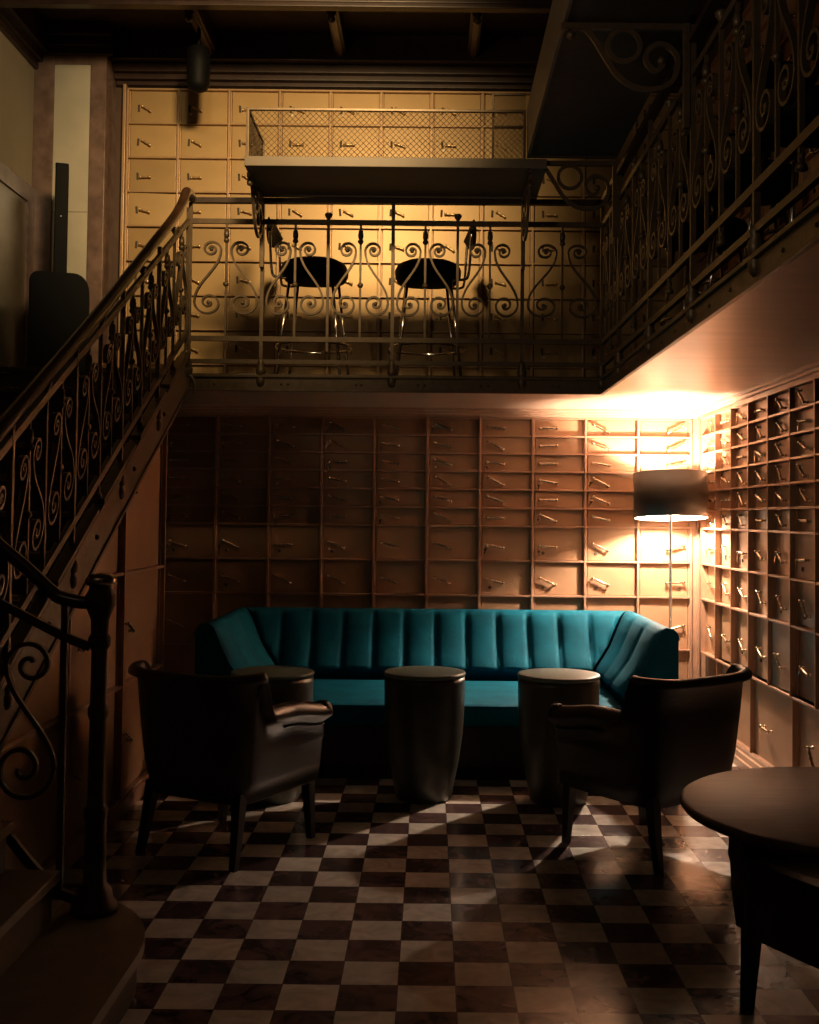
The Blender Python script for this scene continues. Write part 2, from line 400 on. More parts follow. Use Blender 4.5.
for y1, y0 in zip(ys[:-1], ys[1:]):
    for z0, z1 in ((.08,.62),(.62,1.16),(1.16,2.2)):
        lo, hi = y0+.025, y1-.025
        poly = [(lo, z0+.012), (hi, z0+.012), (hi, min(z1-.012, str_low(hi)-.02)), (lo, min(z1-.012, str_low(lo)-.02))]
        if poly[2][1] < z0+.06: continue
        if poly[3][1] < z0+.03: 
            ya = 6.40-(2.17-z0-.032)/.562; poly = [(ya+.02, z0+.012), (hi, z0+.012), poly[2]]
        elif z1-.012 > str_low(lo)-.02 and z1-.012 < str_low(hi)-.02:
            ya = 6.40-(2.17-z1-.008)/.562; poly = poly[:3]+[(ya, z1-.012), poly[3]]
        d = MB().prism(poly, -.019, -.004, 'x').build('door', M['door'], lb)
        hd = instance(HM[0], 'handle', d, (-.004, lo+.12, (z0+poly[1][1]*0+min(z1,2.0))/2), (R(-35), 0, R(90)))
        hd.rotation_euler = (0, R(25), R(90)); hd.scale = (.9,.9,.9)
        if z1 > 1.5 and y1 < 5.5: bpy.data.objects.remove(hd)
# ------------------------------------------------------------------ wrought iron railings
def scroll_pts():
    """one S scroll in the half bay right of the centre bar: (s, z) with s measured from the bar"""
    cb = (.091, 2.722); ct = (.080, 3.045); pts = []
    R0, R1 = .0115, .077; turns = 1.55; n = 30
    sp = []
    for i in range(n+1):
        t = i/n; a = -2*pi*turns*(1-t); r = R0+(R1-R0)*t**1.15; sp.append((cb[0]+r*cos(a), cb[1]+r*sin(a)))
    pts += sp
    R2 = .052; tp = []
    for i in range(n+1):
        t = i/n; a = pi - 2*pi*1.45*t; r = R2-(R2-R0)*t**.9; tp.append((ct[0]+r*cos(a), ct[1]+r*sin(a)))
    mid = bez(pts[-1], (pts[-1][0]+.002, pts[-1][1]+.13), (tp[0][0]+.0, tp[0][1]-.13), tp[0], 12)
    return pts + mid[1:-1] + tp, (cb, ct)
SP, (CB, CT) = scroll_pts()
def railing(root, stations, F, m='iron', top=3.215, mid=2.505, low=2.368, base=2.29, hand=None, full_top=3.33, foot_h=.10, thin=1.0, ends=(True, True)):
    """stations: list of (s, 'full'|'short'); F(s, z) -> world-local point. Bars run along s."""
    s0, s1 = stations[0][0], stations[-1][0]
    def bar(name, z, w, h, s0=s0, s1=s1):
        pts = [F(s0+(s1-s0)*i/16, z) for i in range(17)]
        MB().tube(pts, 0, flat=(w, h)).build(name, M[m], root)
    bar('top_rail', top, .018, .030); bar('middle_rail', mid, .022, .030); bar('bottom_rail', low, .022, .026)
    nrm = (Vector(F(s0+.1, 2)) - Vector(F(s0, 2))); nrm.z = 0; nrm = Vector((-nrm.y, nrm.x, 0)).normalized()
    for s, kind in stations:
        if kind == 'full':
            MB().tube([F(s, base-.02), F(s, full_top)], 0, flat=(.021,.021,(1,0,0) if abs(nrm.x) > .5 else (0,1,0))).build('post', M[m], root)
            c = F(s, base)
            MB().lathe([(.012,-.07),(.022,-.06),(.028,-.03),(.018,-.01),(.026,.0),(.030,.03),(.020,.055),(.024,.07),(.016,.09),(.010,.10)], c, 14).build('turned_foot', M[m], root)
        elif kind == 'short':
            MB().tube([F(s, mid-.06), F(s, top+.02)], 0, flat=(.016,.016,(1,0,0) if abs(nrm.x) > .5 else (0,1,0))).build('post', M[m], root)
            c = F(s, top)
            MB().lathe([(.008,.01),(.010,.02),(.022,.038),(.024,.05),(.018,.056),(.001,.058)], c, 12).build('finial', M[m], root)
            c = F(s, mid)
            MB().lathe([(.001,-.085),(.019,-.08),(.016,-.065),(.008,-.055),(.012,-.04),(.008,-.03)], c, 12).build('drop', M[m], root)
    for (a, _), (b_, _) in zip(stations[:-1], stations[1:]):
        c = (a+b_)/2; half = (b_-a)/2; k = half/.195
        bb = MB(); bb.tube([F(c, mid), F(c, top)], 0, flat=(.013,.013,(1,0,0) if abs(nrm.x) > .5 else (0,1,0)))
        for z in (2.835, 3.10): bb.lathe([(.008,-.016),(.015,-.008),(.018,0),(.015,.008),(.008,.016)], F(c, z), 10)
        bb.lathe([(.0135,-.05),(.017,-.03),(.0135,.0)], F(c, 3.165), 10)
        bb.build('baluster', M[m], root)
        for sg in (-1, 1):
            sb = MB(); pts = [F(c+sg*p[0]*k, p[1]) for p in SP]
            sb.tube(pts, 0, flat=(.012,.022,tuple(nrm)))
            sb.ball(F(c+sg*CB[0]*k, CB[1]), .014, 10); sb.ball(F(c+sg*CT[0]*k, CT[1]), .013, 10)
            sb.build('scroll', M[m], root)

# back railing
RY = 6.49
rb = empty('balcony_railing', (0, RY, 2.29), label='wrought iron scroll railing across the front of the gallery, below the mesh ledge', cat='railing')
def Fb(s, z): return (s, 0, z-2.29)
railing(rb, [(-1.46,'full'),(-1.024,'full'),(-.629,'short'),(-.239,'full'),(.150,'short'),(.540,'full'),(1.02,'full')], Fb)
MB().tube([(-1.45,0,1.05),(1.03,0,1.06)], 0, flat=(.042,.030)).build('handrail', M['wood_dark'], rb)
fas = MB(); fas.box(-1.47, 1.03, -.005, .012, -.095, -.012, .002); fas.box(-1.47, 1.03, -.02, .0, -.018, 0, .003); fas.box(-1.47,1.03,-.016,0,-.10,-.088,.002)
for x in [-1.3+.055*0]+[-.9,-.86,-.45,-.42,-.08,-.04,.3,.34,.72,.76]: fas.lathe([(.001,-.008),(.006,-.006),(.008,0)], (x,-.005,-.055), 8, 'y')
fas.build('fascia', M['iron'], rb)
# right railing
RX = 1.025
rr = empty('balcony_railing', (RX, 6.49, 2.29), label='wrought iron scroll railing running along the right gallery towards the top right corner', cat='railing')
def Fr(s, z): return (0, -s, z-2.29)
st = [(0.0,'skip'),(.285,'short'),(.57,'full')]; s = .57
while s < 5.0:
    st += [(s+.4175,'short'),(s+.835,'full')]; s += .835
railing(rr, st, Fr, full_top=3.41)
MB().tube([(0,-.02,1.06),(0,-s,1.06)], 0, flat=(.042,.030)).build('handrail', M['wood_dark'], rr)
fas = MB(); fas.box(-.005, .012, -s, -.02, -.095, -.012, .002); fas.box(-.02, .0, -s, -.02, -.018, 0, .003); fas.box(-.016,0,-s,-.02,-.10,-.088,.002)
for k in range(18): fas.lathe([(.001,-.008),(.006,-.006),(.008,0)], (-.005,-.3-k*.2775,-.055), 8, 'x')
fas.build('fascia', M['iron'], rr)

# ------------------------------------------------------------------ ledges and their brackets
BR = [(.46,.05),(.44,.025),(.406,.025),(.37,.064),(.335,.12),(.278,.207),(.207,.257),(.12,.264),(.057,.228),(.036,.15),(.064,.10),(.114,.083),(.157,.114),(.16,.157),(.128,.19),(.10,.175),(.098,.145)]
def bracket(loc, rz, label, m='iron'):
    """plane x-z local: arm points along -x from the post"""
    e = empty('ledge_bracket', loc, rz, label=label, cat='bracket', group='scrolled brackets under the ledges')
    b = MB(); b.tube([(-.0,0,-.015),(-.50,0,-.015)], 0, flat=(.022,.024)); b.build('arm', M[m], e)
    b = MB(); pts = [(-p[0],0,-p[1]) for p in catmull(BR, 5)]; b.tube(pts, 0, flat=(.020,.016,(0,1,0))); b.ball((-.46,0,-.05),.018,10); b.ball((-.10,0,-.15),.018,10); b.build('scroll', M[m], e)
    b = MB(); b.tube([(-.25+.064*cos(a),0,-.09+.064*sin(a)) for a in [2*pi*k/28 for k in range(28)]], 0, flat=(.018,.014,(0,1,0)), closed=True); b.build('ring', M[m], e)
    MB().box(-.016,.012,-.012,.012,-.42,.0,.003).build('stay', M[m], e)
    return e
# back ledge
lg = empty('mesh_ledge', (0, 0, 3.365), label='long shallow steel ledge with a low wire mesh front, above the gallery railing', cat='ledge')
b = MB(); b.box(-1.035, .62, 5.885, 6.46, 0, .012); b.box(-1.035, .62, 5.875, 5.89, -.008, .046, .003); b.box(-1.035,.62,6.44,6.462,-.01,.046,.003); b.box(-1.035,-1.02,5.89,6.46,-.008,.046,.003)
b.build('tray', M['ledge'], lg)
b = MB(); b.box(-1.03,.505,5.885,5.905,.305,.319,.002)
for x in (-1.03,.489): b.box(x,x+.016,5.885,5.901,.04,.31,.002)
b.box(-1.03,-1.014,6.43,6.446,.04,.31,.002); b.box(-1.03,-1.014,5.89,6.45,.305,.317,.002)
b.build('mesh_frame', M['iron'], lg)
def wire_mesh(x0, x1, y, z0, z1, step, r, axis='x'):
    b = MB(); h = z1-z0
    def P(u, z, o): return (u, y+o, z) if axis == 'x' else (y+o, u, z)
    n = int((x1-x0+h)/step)+1
    for i in range(n):
        for sg in (1, -1):
            # line u = u0 + sg*(z-z0)
            u0 = (x0-h+i*step) if sg > 0 else (x0+i*step)
            pa = []
            for t in (0, h):
                pa.append((u0+sg*t, z0+t))
            (ua, za), (ub, zb) = pa
            # clip in u
            def clip(lo, hi, ua, za, ub, zb):
                if (ua < lo and ub < lo) or (ua > hi and ub > hi): return None
                f = lambda u: za+(zb-za)*(u-ua)/(ub-ua)
                A = [(ua,za),(ub,zb)]; out = []
                for (u,z) in A:
                    if u < lo: out.append((lo, f(lo)))
                    elif u > hi: out.append((hi, f(hi)))
                    else: out.append((u,z))
                return out
            c = clip(x0, x1, ua, za, ub, zb)
            if c and abs(c[0][0]-c[1][0]) > .003:
                b.tube([P(c[0][0],c[0][1],sg*r*.7), P(c[1][0],c[1][1],sg*r*.7)], r, 4)
    return b
wire_mesh(-1.02, .49, 5.893, .046, .308, .0325, .0016).build('wire_mesh', M['iron'], lg)
wire_mesh(5.90, 6.44, -1.022, .046, .308, .0325, .0016, 'y').build('wire_mesh', M['iron'], lg)
# right ledge: solid upstand
rl = empty('steel_ledge', (0, 0, 3.42), label='steel ledge with a solid pale outer face hanging over the room at upper right', cat='ledge')
b = MB(); b.box(.52, 1.0, 1.5, 5.87, 0, .012); b.box(.52, 1.0, 5.855, 5.88, -.006, .07, .003); b.build('tray', M['iron_dark'], rl)
MB().prism([(5.88,-.006),(5.88,.27),(1.5,.27),(1.5,-.006)], .508, .522, 'x').build('outer_face', M['ledge'], rl)
b = wire_mesh(.325, .505, 5.93, .0, .36, .0165, .0014); b.build('wire_mesh', M['iron'], rl)
b = MB(); b.box(.325,.505,5.922,5.938,.36,.372,.002); b.box(.32,.332,5.922,5.938,-.006,.37,.002); b.box(.325,.505,5.922,5.938,.18,.19,.002); b.build('mesh_frame', M['iron'], rl)
bracket((-1.024, 6.46, 3.35), R(90), 'scrolled bracket under the left end of the long mesh ledge')
bracket((.54, 6.46, 3.35), R(90), 'scrolled bracket under the right end of the long mesh ledge')
bracket((1.0, 5.92, 3.415), 0, 'farther scroll and ring bracket at the end of the solid steel ledge')
bracket((1.0, 4.25, 3.415), 0, 'large scroll and ring bracket at the top, under the solid steel ledge')

# ------------------------------------------------------------------ staircase
SL = .562
def zt(y): return 2.17 - SL*(6.40-y)        # lower edge of the stringer
sr = empty('staircase', (-1.45, 3.5, 0), label='iron staircase rising along the left side to the gallery', cat='staircase')
sr.location = (0,0,0)
def stringer(x, name='stringer'):
    b = MB()
    y0, y1 = 3.45, 6.47
    b.prism([(y0, zt(y0)), (6.42, zt(6.42)), (6.47, 2.19), (6.47, 2.29), (6.42, zt(6.42)+.12), (6.3, zt(6.3)+.215), (y0, zt(y0)+.215)], x-.012, x+.006, 'x')
    for dz, w, h in ((.0,.03,.022),(.20,.03,.020),(.225,.05,.018)):
        b.prism([(y0, zt(y0)+dz), (6.40, zt(6.40)+dz), (6.40, zt(6.40)+dz+h), (y0, zt(y0)+dz+h)], x-w/2-.005, x+w/2, 'x')
    # raised long panels along the stringer
    y = 3.6
    while y < 6.0:
        ya, yb = y, min(y+.50, 6.25)
        b.prism([(ya, zt(ya)+.255), (yb, zt(yb)+.255), (yb, zt(yb)+.275), (ya, zt(ya)+.275)], x-.02, x+.03, 'x')
        b.lathe([(.001,.016),(.010,.012),(.013,0)], (x+.006, ya-.03, zt(ya)+.11), 10, 'x'); y += .57
    return b.build(name, M['iron'], sr)
stringer(-1.45); stringer(-2.74)
# treads of the main flight
nst = 10; y0s, z0s = 3.50, .62
rise = (2.29-z0s)/nst; run = (6.42-y0s)/nst
for i in range(1, nst):
    zz = z0s+rise*i; yy = y0s+run*(i-1)
    MB().box(-2.73, -1.47, yy-.02, yy+run+.01, zz-.03, zz, .004).build('tread', M['stair'], sr)
    b = MB(); b.box(-2.73, -1.47, yy, yy+.008, zz-rise, zz-.03)
    b.build('riser', M['iron_dark'], sr)
MB().box(-2.79, -1.44, 2.2, 3.52, z0s-.10, z0s, .006).build('landing', M['stair'], sr)
MB().box(-2.79, -1.44, 2.2, 2.24, 0, z0s-.1).build('landing_wall', M['iron_dark'], sr)
for i, (x, z) in enumerate(((-.85,.15),(-1.17,.31),(-1.32,.465))):
    b = MB(); b.box(x-.36 if i < 2 else x-.14, x, 2.2, 3.52, z-.035, z, .006)
    if i == 0:
        rows = [(x-.36, 2.2), (x, 2.2), (x, 3.25)] + [(x-.36+.36*cos(a), 3.25+.50*sin(a)) for a in [R(6*k) for k in range(1, 16)]]
        b = MB(); b.prism(rows, z-.035, z, 'z')
        c = MB(); c.prism([(p[0]-.02, p[1]-.01) for p in rows], 0, z-.035, 'z'); c.build('riser', M['iron_dark'], sr)
    else:
        MB().box(x-.03, x-.02, 2.2, 3.50, z-.16, z-.03).build('riser', M['iron_dark'], sr)
    b.build('tread', M['stair'], sr)
# arcaded fascia of the upper landing beyond the stair
b = MB(); b.box(-2.78, -1.49, 6.46, 6.49, 2.29, 2.32, .004); b.box(-2.78, -1.49, 6.46, 6.49, 2.145, 2.175, .004); b.box(-2.78,-1.49,6.485,6.495,2.17,2.29)
x = -2.74
while x < -1.5:
    b.tube([(x,6.47,2.17),(x,6.47,2.24),(x+.02,6.47,2.275),(x+.055,6.47,2.285),(x+.09,6.47,2.275),(x+.11,6.47,2.24),(x+.11,6.47,2.17)], .008, 6); x += .135
tag(b.build('landing_fascia', M['ledge']), 'arcaded iron edging of the upper landing, seen through the stair railing', 'edging')
# stair balustrade
sb_ = empty('stair_railing', (-1.45, 6.49, 2.29), label='wrought iron scroll railing with a wooden handrail climbing the staircase', cat='railing')
def Fs(s, z):  # s runs down the stair from the top post; heights follow the slope
    return (0, -s, (z-2.29) - SL*s + (.0))
st = [(0.0,'skip')] ; s = .06
st = [(.10,'full')]
s = .10
while s < 2.75: st += [(s+.33,'short'),(s+.66,'full')]; s += .66
def Fs2(s, z): return (0, -s, (z-2.29)*.93 - SL*(s-.06) + .06)
railing(sb_, st, Fs2, full_top=3.27)
hr = [(0,-s-.0,0) for s in ()]
W = [(3.42,1.60),(3.65,1.727),(4.2,2.035),(4.72,2.33),(5.4,2.735),(5.95,3.06),(6.15,3.19),(6.25,3.27),(6.33,3.345),(6.46,3.352)]
pts = [(0.0, y-6.49, z-2.29) for y, z in catmull(W, 5)]
MB().tube(pts, .028, 12).build('handrail', M['wood'], sb_)
# lower flight railing with newel
nr = empty('newel_railing', (-1.085, 3.6, .15), label='short curving iron railing with brass capped newel post at the foot of the stairs', cat='railing')
prof = [(.075,0),(.078,.02),(.060,.04),(.055,.07),(.040,.09),(.036,.13),(.034,.30),(.040,.31),(.040,.33),(.030,.345),(.027,.62),(.034,.64),(.034,.66),(.027,.675),(.026,.85),(.036,.865),(.037,.89),(.028,.905),(.030,.95),(.044,.985),(.050,1.0),(.050,1.03),(.040,1.045),(.036,1.06)]
b = MB(); b.lathe(prof, n=12); b.build('newel_post', M['iron_dark'], nr)
MB().lathe([(.036,1.06),(.048,1.066),(.050,1.08),(.038,1.098),(.001,1.104)], n=20).build('cap', M['brass'], nr)
def W2(px): return px
T = [(.0,0,1.02),(-.05,0,1.005),(-.13,0,1.02),(-.16,0,1.06-.02),(-.25,-.0,1.12),(-.336,0,1.19),(-.42,-.02,1.27)]
MB().tube(catmull(T, 5), .022, 10).build('handrail', M['wood'], nr)
MB().tube(catmull([(-.03,0,.86),(-.12,0,.895),(-.33,0,1.0),(-.42,-.02,1.05)], 4), 0, flat=(.018,.028)).build('top_rail', M['iron_dark'], nr)
MB().tube(catmull([(.04,0,.01),(-.115,0,.06),(-.2,0,.14),(-.31,0,.27),(-.42,-.02,.42)], 4), 0, flat=(.02,.03)).build('bottom_rail', M['iron_dark'], nr)
for x, z0, z1 in ((-.115,.05,1.0),(-.42,.40,1.25)): MB().tube([(x,0,z0),(x,0,z1)], 0, flat=(.02,.02,(0,1,0))).build('post', M['iron_dark'], nr)
b = MB(); sx = -.245
q = []
for i in range(31):
    t = i/30; a = -2*pi*1.5*(1-t); r = .012+(.105-.012)*t; q.append((sx+r*cos(a), .46+r*sin(a)*1.05))
q2 = []
for i in range(31):
    t = i/30; a = pi-2*pi*1.4*t; r = .080-.068*t; q2.append((sx+.02+r*cos(a), .80+r*sin(a)))
mid = bez(q[-1], (q[-1][0], q[-1][1]+.12), (q2[0][0], q2[0][1]-.12), q2[0], 10)
b.tube([(p[0],0,p[1]) for p in q+mid[1:-1]+q2], 0, flat=(.014,.018,(0,1,0))); b.build('scroll', M['iron_dark'], nr)

# ------------------------------------------------------------------ sofa
def sofa():
    root = empty('teal_sofa', (0.045, 6.0, 0), label='long teal velvet sofa with upright channelled back and wrapped arms against the deposit boxes', cat='sofa')
    # local frame: x across, y depth (0 = front), outer line
    wf, wr, D = 1.335, 1.325, 1.24
    outer = [(-wf,.03),(-wr,D),(wr,D),(wf,.03)]
    # inner profile: (offset from the outer line, z)
    prof_front = [(.0,.10),(.0,.78),(.008,.815),(.03,.838),(.07,.845),(.105,.835),(.13,.81),(.17,.74),(.22,.64),(.275,.57),(.325,.51),(.335,.488),(.30,.468),(.275,.43),(.275,.38)]
    def off_line(d):
        # mitred offset of the three sided line
        sl = (wf-wr)/D
        ci = 1/math.sqrt(1+sl*sl)
        xr_at = lambda y: wf-(y-.03)*sl*(D/(D-.03)) - d/ci
        return [(-xr_at(.03),.03),(-xr_at(D-d),D-d),(xr_at(D-d),D-d),(xr_at(.03),.03)]
    nch = [3, 12, 3]; per = 10
    params = []
    for seg, n in enumerate(nch):
        for i in range(n*per+1):
            params.append((seg, i/(n*per), n))
    def section(seg, t, n):
        ph = t*n; fr = ph-math.floor(ph); g = abs(sin(pi*ph))**.35
        row = []
        for k, (d, z) in enumerate(prof_front):
            L_ = off_line(d); a, b_ = L_[seg], L_[seg+1]
            w = 0
            if k >= 5: w = min(1, (k-4)/3)
            bulge = (g-1)*.026*w
            p = Vector((a[0]+(b_[0]-a[0])*t, a[1]+(b_[1]-a[1])*t))
            if seg == 1:
                ref = off_line(.13); p.x = max(a[0], min(b_[0], ref[1][0]+(ref[2][0]-ref[1][0])*t))
                if t < 1e-6: p.x = a[0]
                if t > 1-1e-6: p.x = b_[0]
            nrm = [Vector((1,0)),Vector((0,-1)),Vector((-1,0))][seg]
            p = p+nrm*bulge
            row.append((p.x, p.y, z + (bulge*.6 if k >= 4 else 0)))
        return row
    for seg, nm in ((0,'arm'),(1,'back'),(2,'arm')):
        rows = [section(s_, t, n) for s_, t, n in params if s_ == seg]
        b = MB(); b.grid(rows)
        if seg == 0: e = rows[0]
        if seg == 2: e = rows[-1]
        if seg != 1:
            base = [(x, y, z) for x, y, z in e] + [(e[-1][0], e[-1][1], .10)]
            b.add(base, [tuple(range(len(base)))])
        b.build(nm, M['velvet'], root)
    # piping on the arm fronts and top welt
    for sg in (0, 2):
        e = section(sg, 0.0 if sg == 0 else 1.0, 3)
        MB().tube([(x, y-.002, z) for x, y, z in e[1:]], .006, 6).build('piping', M['velvet'], root)
    # seat cushion
    b = MB(); b.box(-1.05, 1.05, .0, .93, .30, .418, .025); b.build('seat', M['velvet'], root)
    MB().box(-1.28, 1.28, .015, 1.2, .075, .30, .01).build('seat_base', M['legs'], root)
    MB().box(-1.24, 1.24, .06, 1.18, 0, .08).build('plinth', M['legs'], root)
    return root
sofa()

# ------------------------------------------------------------------ floor lamp
lp = empty('floor_lamp', (1.585, 7.17, 0), label='floor lamp with a bronze drum shade, lit, in the corner behind the sofa', cat='lamp')
MB().lathe([(.13,0),(.13,.012),(.12,.02),(.03,.026),(.012,.04)], n=32).build('base', M['shade'], lp)
MB().lathe([(.009,.03),(.009,1.50),(.014,1.505),(.014,1.53)], n=12).build('pole', M['chrome'], lp)
r = .240
b = MB(); b.lathe([(r,1.455),(r,1.752)], n=64, caps=False)
for i_ in range(len(b.v)): b.v[i_] = (b.v[i_][0], b.v[i_][1], b.v[i_][2]-1.6)
sh = b.build('lamp_shade', M['shade'], lp, (0,0,1.6)); sh.rotation_euler = (R(-4.5),0,0)
def solid(o):
    md = o.modifiers.new('s', 'SOLIDIFY'); md.thickness = .003; md.offset = -1
solid(sh)
li = MB().lathe([(r-.006,-.144),(r-.006,.151)], n=64, caps=False).build('lining', M['white'], sh)
b = MB()
for k in range(3):
    a = 2*pi*k/3+.5; b.tube([(0,0,-.08),(cos(a)*(r-.006),sin(a)*(r-.006),-.08)], .002, 6)
b.build('spider', M['white'], sh)
MB().ball((0,0,1.59), .034, 16, (1,1,1.25)).build('bulb', M['bulb'], lp)

# ------------------------------------------------------------------ drum tables
def drum(loc, label, first=None):
    if first is None:
        t = empty('drum_table', loc, label=label, cat='side table', group='drum tables in front of the sofa')
        prof = [(.135,0),(.146,.012),(.158,.08),(.182,.2),(.199,.33),(.207,.46),(.209,.60),(.207,.628)]
        MB().lathe(prof, n=48).build('body', M['drum'], t)
        MB().lathe([(.203,.628),(.211,.631),(.213,.640),(.210,.648),(.200,.650),(.001,.650)], n=48).build('table_top', M['drum_top_lit'], t)
        return t
    t = copy_tree(first); t.location = loc; t['label'] = label; return t
d1 = drum((-.02,5.67,0), 'middle drum table, dark enamelled, in front of the dim centre of the teal sofa')
drum((.67,5.63,0), 'right-hand drum table with lamplit top, behind the left arm of the black armchair', d1)
drum((-.80,5.62,0), 'drum table mostly hidden behind the left armchair', d1)

# ------------------------------------------------------------------ armchairs
def smooth(t): t = max(0, min(1, t)); return t*t*(3-2*t)
def armchair(loc, rz, label, m, group='armchairs around the sofa'):
    root = empty('armchair', loc, rz, label=label, cat='armchair', group=group)
    # U path from front left arm, round the back, to the front right arm; a in [-1,1]
    def path(a):
        # superellipse-like: arms along y, back along x
        t = a*pi/2*1.0
        W_, Dp = .285, .27
        ex = .28
        ang = -pi/2 + a*pi*.5
        # back half as superellipse, arms straight to the front
        s = abs(a)
        if s > .5:
            y = -.02 + (s-.5)/.5*.30; x = W_*math.copysign(1, a); nx, ny = math.copysign(1,a), 0
        else:
            th = a/.5*pi/2; cx = math.copysign(abs(sin(th))**ex, th)*W_; cy = -.02-abs(cos(th))**ex*Dp
            x, y = cx, cy
        return x, y
    def height(a):
        s = abs(a)
        arm = .615+.03*smooth((.95-s)/.4)
        return arm + (.79+.02*min(s,.5)/.5-arm)*smooth((.488-s)/.09)
    rows = []; n = 140
    for i in range(n+1):
        a = -1+2*i/n; x, y = path(a)
        x2, y2 = path(min(1, a+.004)); x1, y1 = path(max(-1, a-.004)); tx, ty = x2-x1, y2-y1; l = math.hypot(tx, ty) or 1
        nx, ny = ty/l, -tx/l
        # make the normal point outward
        if nx*x + ny*(y+.05) < 0: nx, ny = -nx, -ny
        h = height(a); isback = smooth((.52-abs(a))/.16)
        rr_ = .048 - .020*isback
        flare = .048*isback
        sec = []
        zb = .255
        th = .035
        pr = [(-.022,zb),(-.006,.34),(.004+flare*.2,.44),(.012+flare*.5,h-.16),(.006+flare*.8,h-rr_*2.0)]
        # roll over the top
        cxr = .012+flare; 
        for k in range(9):
            an = R(-20+ k*27); pr.append((cxr+rr_*cos(an)*1.05-.004, h-rr_+rr_*sin(an)))
        pr += [(-th-.015+flare*.4, h-rr_*2.2), (-th-.03, max(.46, h-.2)), (-th-.035,.44), (-th-.035,zb)]
        for d, z in pr: sec.append((x+nx*d, y+ny*d, z))
        rows.append(sec)
    b = MB(); b.grid(rows, closed_v=True)
    for e in (rows[0], rows[-1]): b.add(e, [tuple(range(len(e)))])
    o = b.build('body', M[m], root)
    # rolled arm fronts
    for sg in (-1, 1):
        bb = MB(); x, y = path(sg*1.0)
        bb.lathe([(.001,y+.012),(.030,y+.012),(.040,y+.004),(.044,y-.01),(.042,y-.05)], (x+sg*.012,0,.575), 18, 'y'); bb.build('arm_scroll', M[m], root)
        pp = []
        for i in range(20):
            a = sg*(1.0-.50*i/19); xx, yy = path(a); pp.append((xx+sg*.010, yy, height(a)-.105))
        MB().tube(pp, .0045, 6).build('piping', M[m], root)
    b = MB(); rows = []
    pts = [path(-1+2*i/40) for i in range(41)]
    poly = [(x*.92, y*.92+.0) for x, y in pts] + [(.20,.30),(-.20,.30)]
    b.prism(poly, .25, .40, 'z'); b.build('seat_frame', M[m], root)
    b = MB(); b.box(-.235, .235, -.21, .31, .38, .475, .035); b.build('seat_cushion', M[m], root)
    for sx, sy in ((-1,1),(1,1),(-1,-1),(1,-1)):
        bx, by = sx*.235, (.240 if sy > 0 else -.240)
        kx, ky = sx*.02, (.005 if sy > 0 else -.055)
        vs = []; 
        for z, h_, ox, oy in ((.30,.024,0,0),(.15,.019,kx*.5,ky*.45),(0,.0145,kx,ky)):
            vs.append([(bx+ox-h_, by+oy-h_, z),(bx+ox+h_, by+oy-h_, z),(bx+ox+h_, by+oy+h_, z),(bx+ox-h_, by+oy+h_, z)])
        bb = MB(); bb.grid(vs, closed_v=True, smooth=False); bb.add(vs[0], [(0,1,2,3)]); bb.add(vs[-1], [(3,2,1,0)]); bb.build('leg', M['legs'], root)
    return root
armchair((-.865,4.86,0), R(-29), 'dark brown leather armchair at left, seen from behind with lamplight on its right arm', 'leather')
armchair((.975,4.88,0), R(37), 'black armchair at right, seen from behind between the drum table and the round table', 'leather_b')
armchair((1.285,3.15,0), R(119), 'armchair tucked under the round table, only a front corner and leg in view', 'leather_b')

# ------------------------------------------------------------------ round table
rt = empty('round_table', (1.105,2.82,0), label='round brown wooden pedestal table cut off by the lower right edge of the picture', cat='table')
MB().lathe([(.405,.692),(.439,.696),(.445,.704),(.443,.714),(.433,.720),(.001,.720)], n=72).build('table_top', M['tabletop'], rt)
MB().lathe([(.33,.672),(.335,.690)], n=48).build('apron', M['legs'], rt)
pd = MB()
for k in range(4):
    a = R(38+45+90*k); pd.tube([(0,0,.06),(.12*cos(a),.12*sin(a),.045),(.24*cos(a),.24*sin(a),.012)], 0, flat=(.035,.022))
pd.lathe([(.032,.03),(.032,.08),(.026,.12),(.026,.60),(.045,.66),(.09,.672)], n=32).build('pedestal', M['legs'], rt)

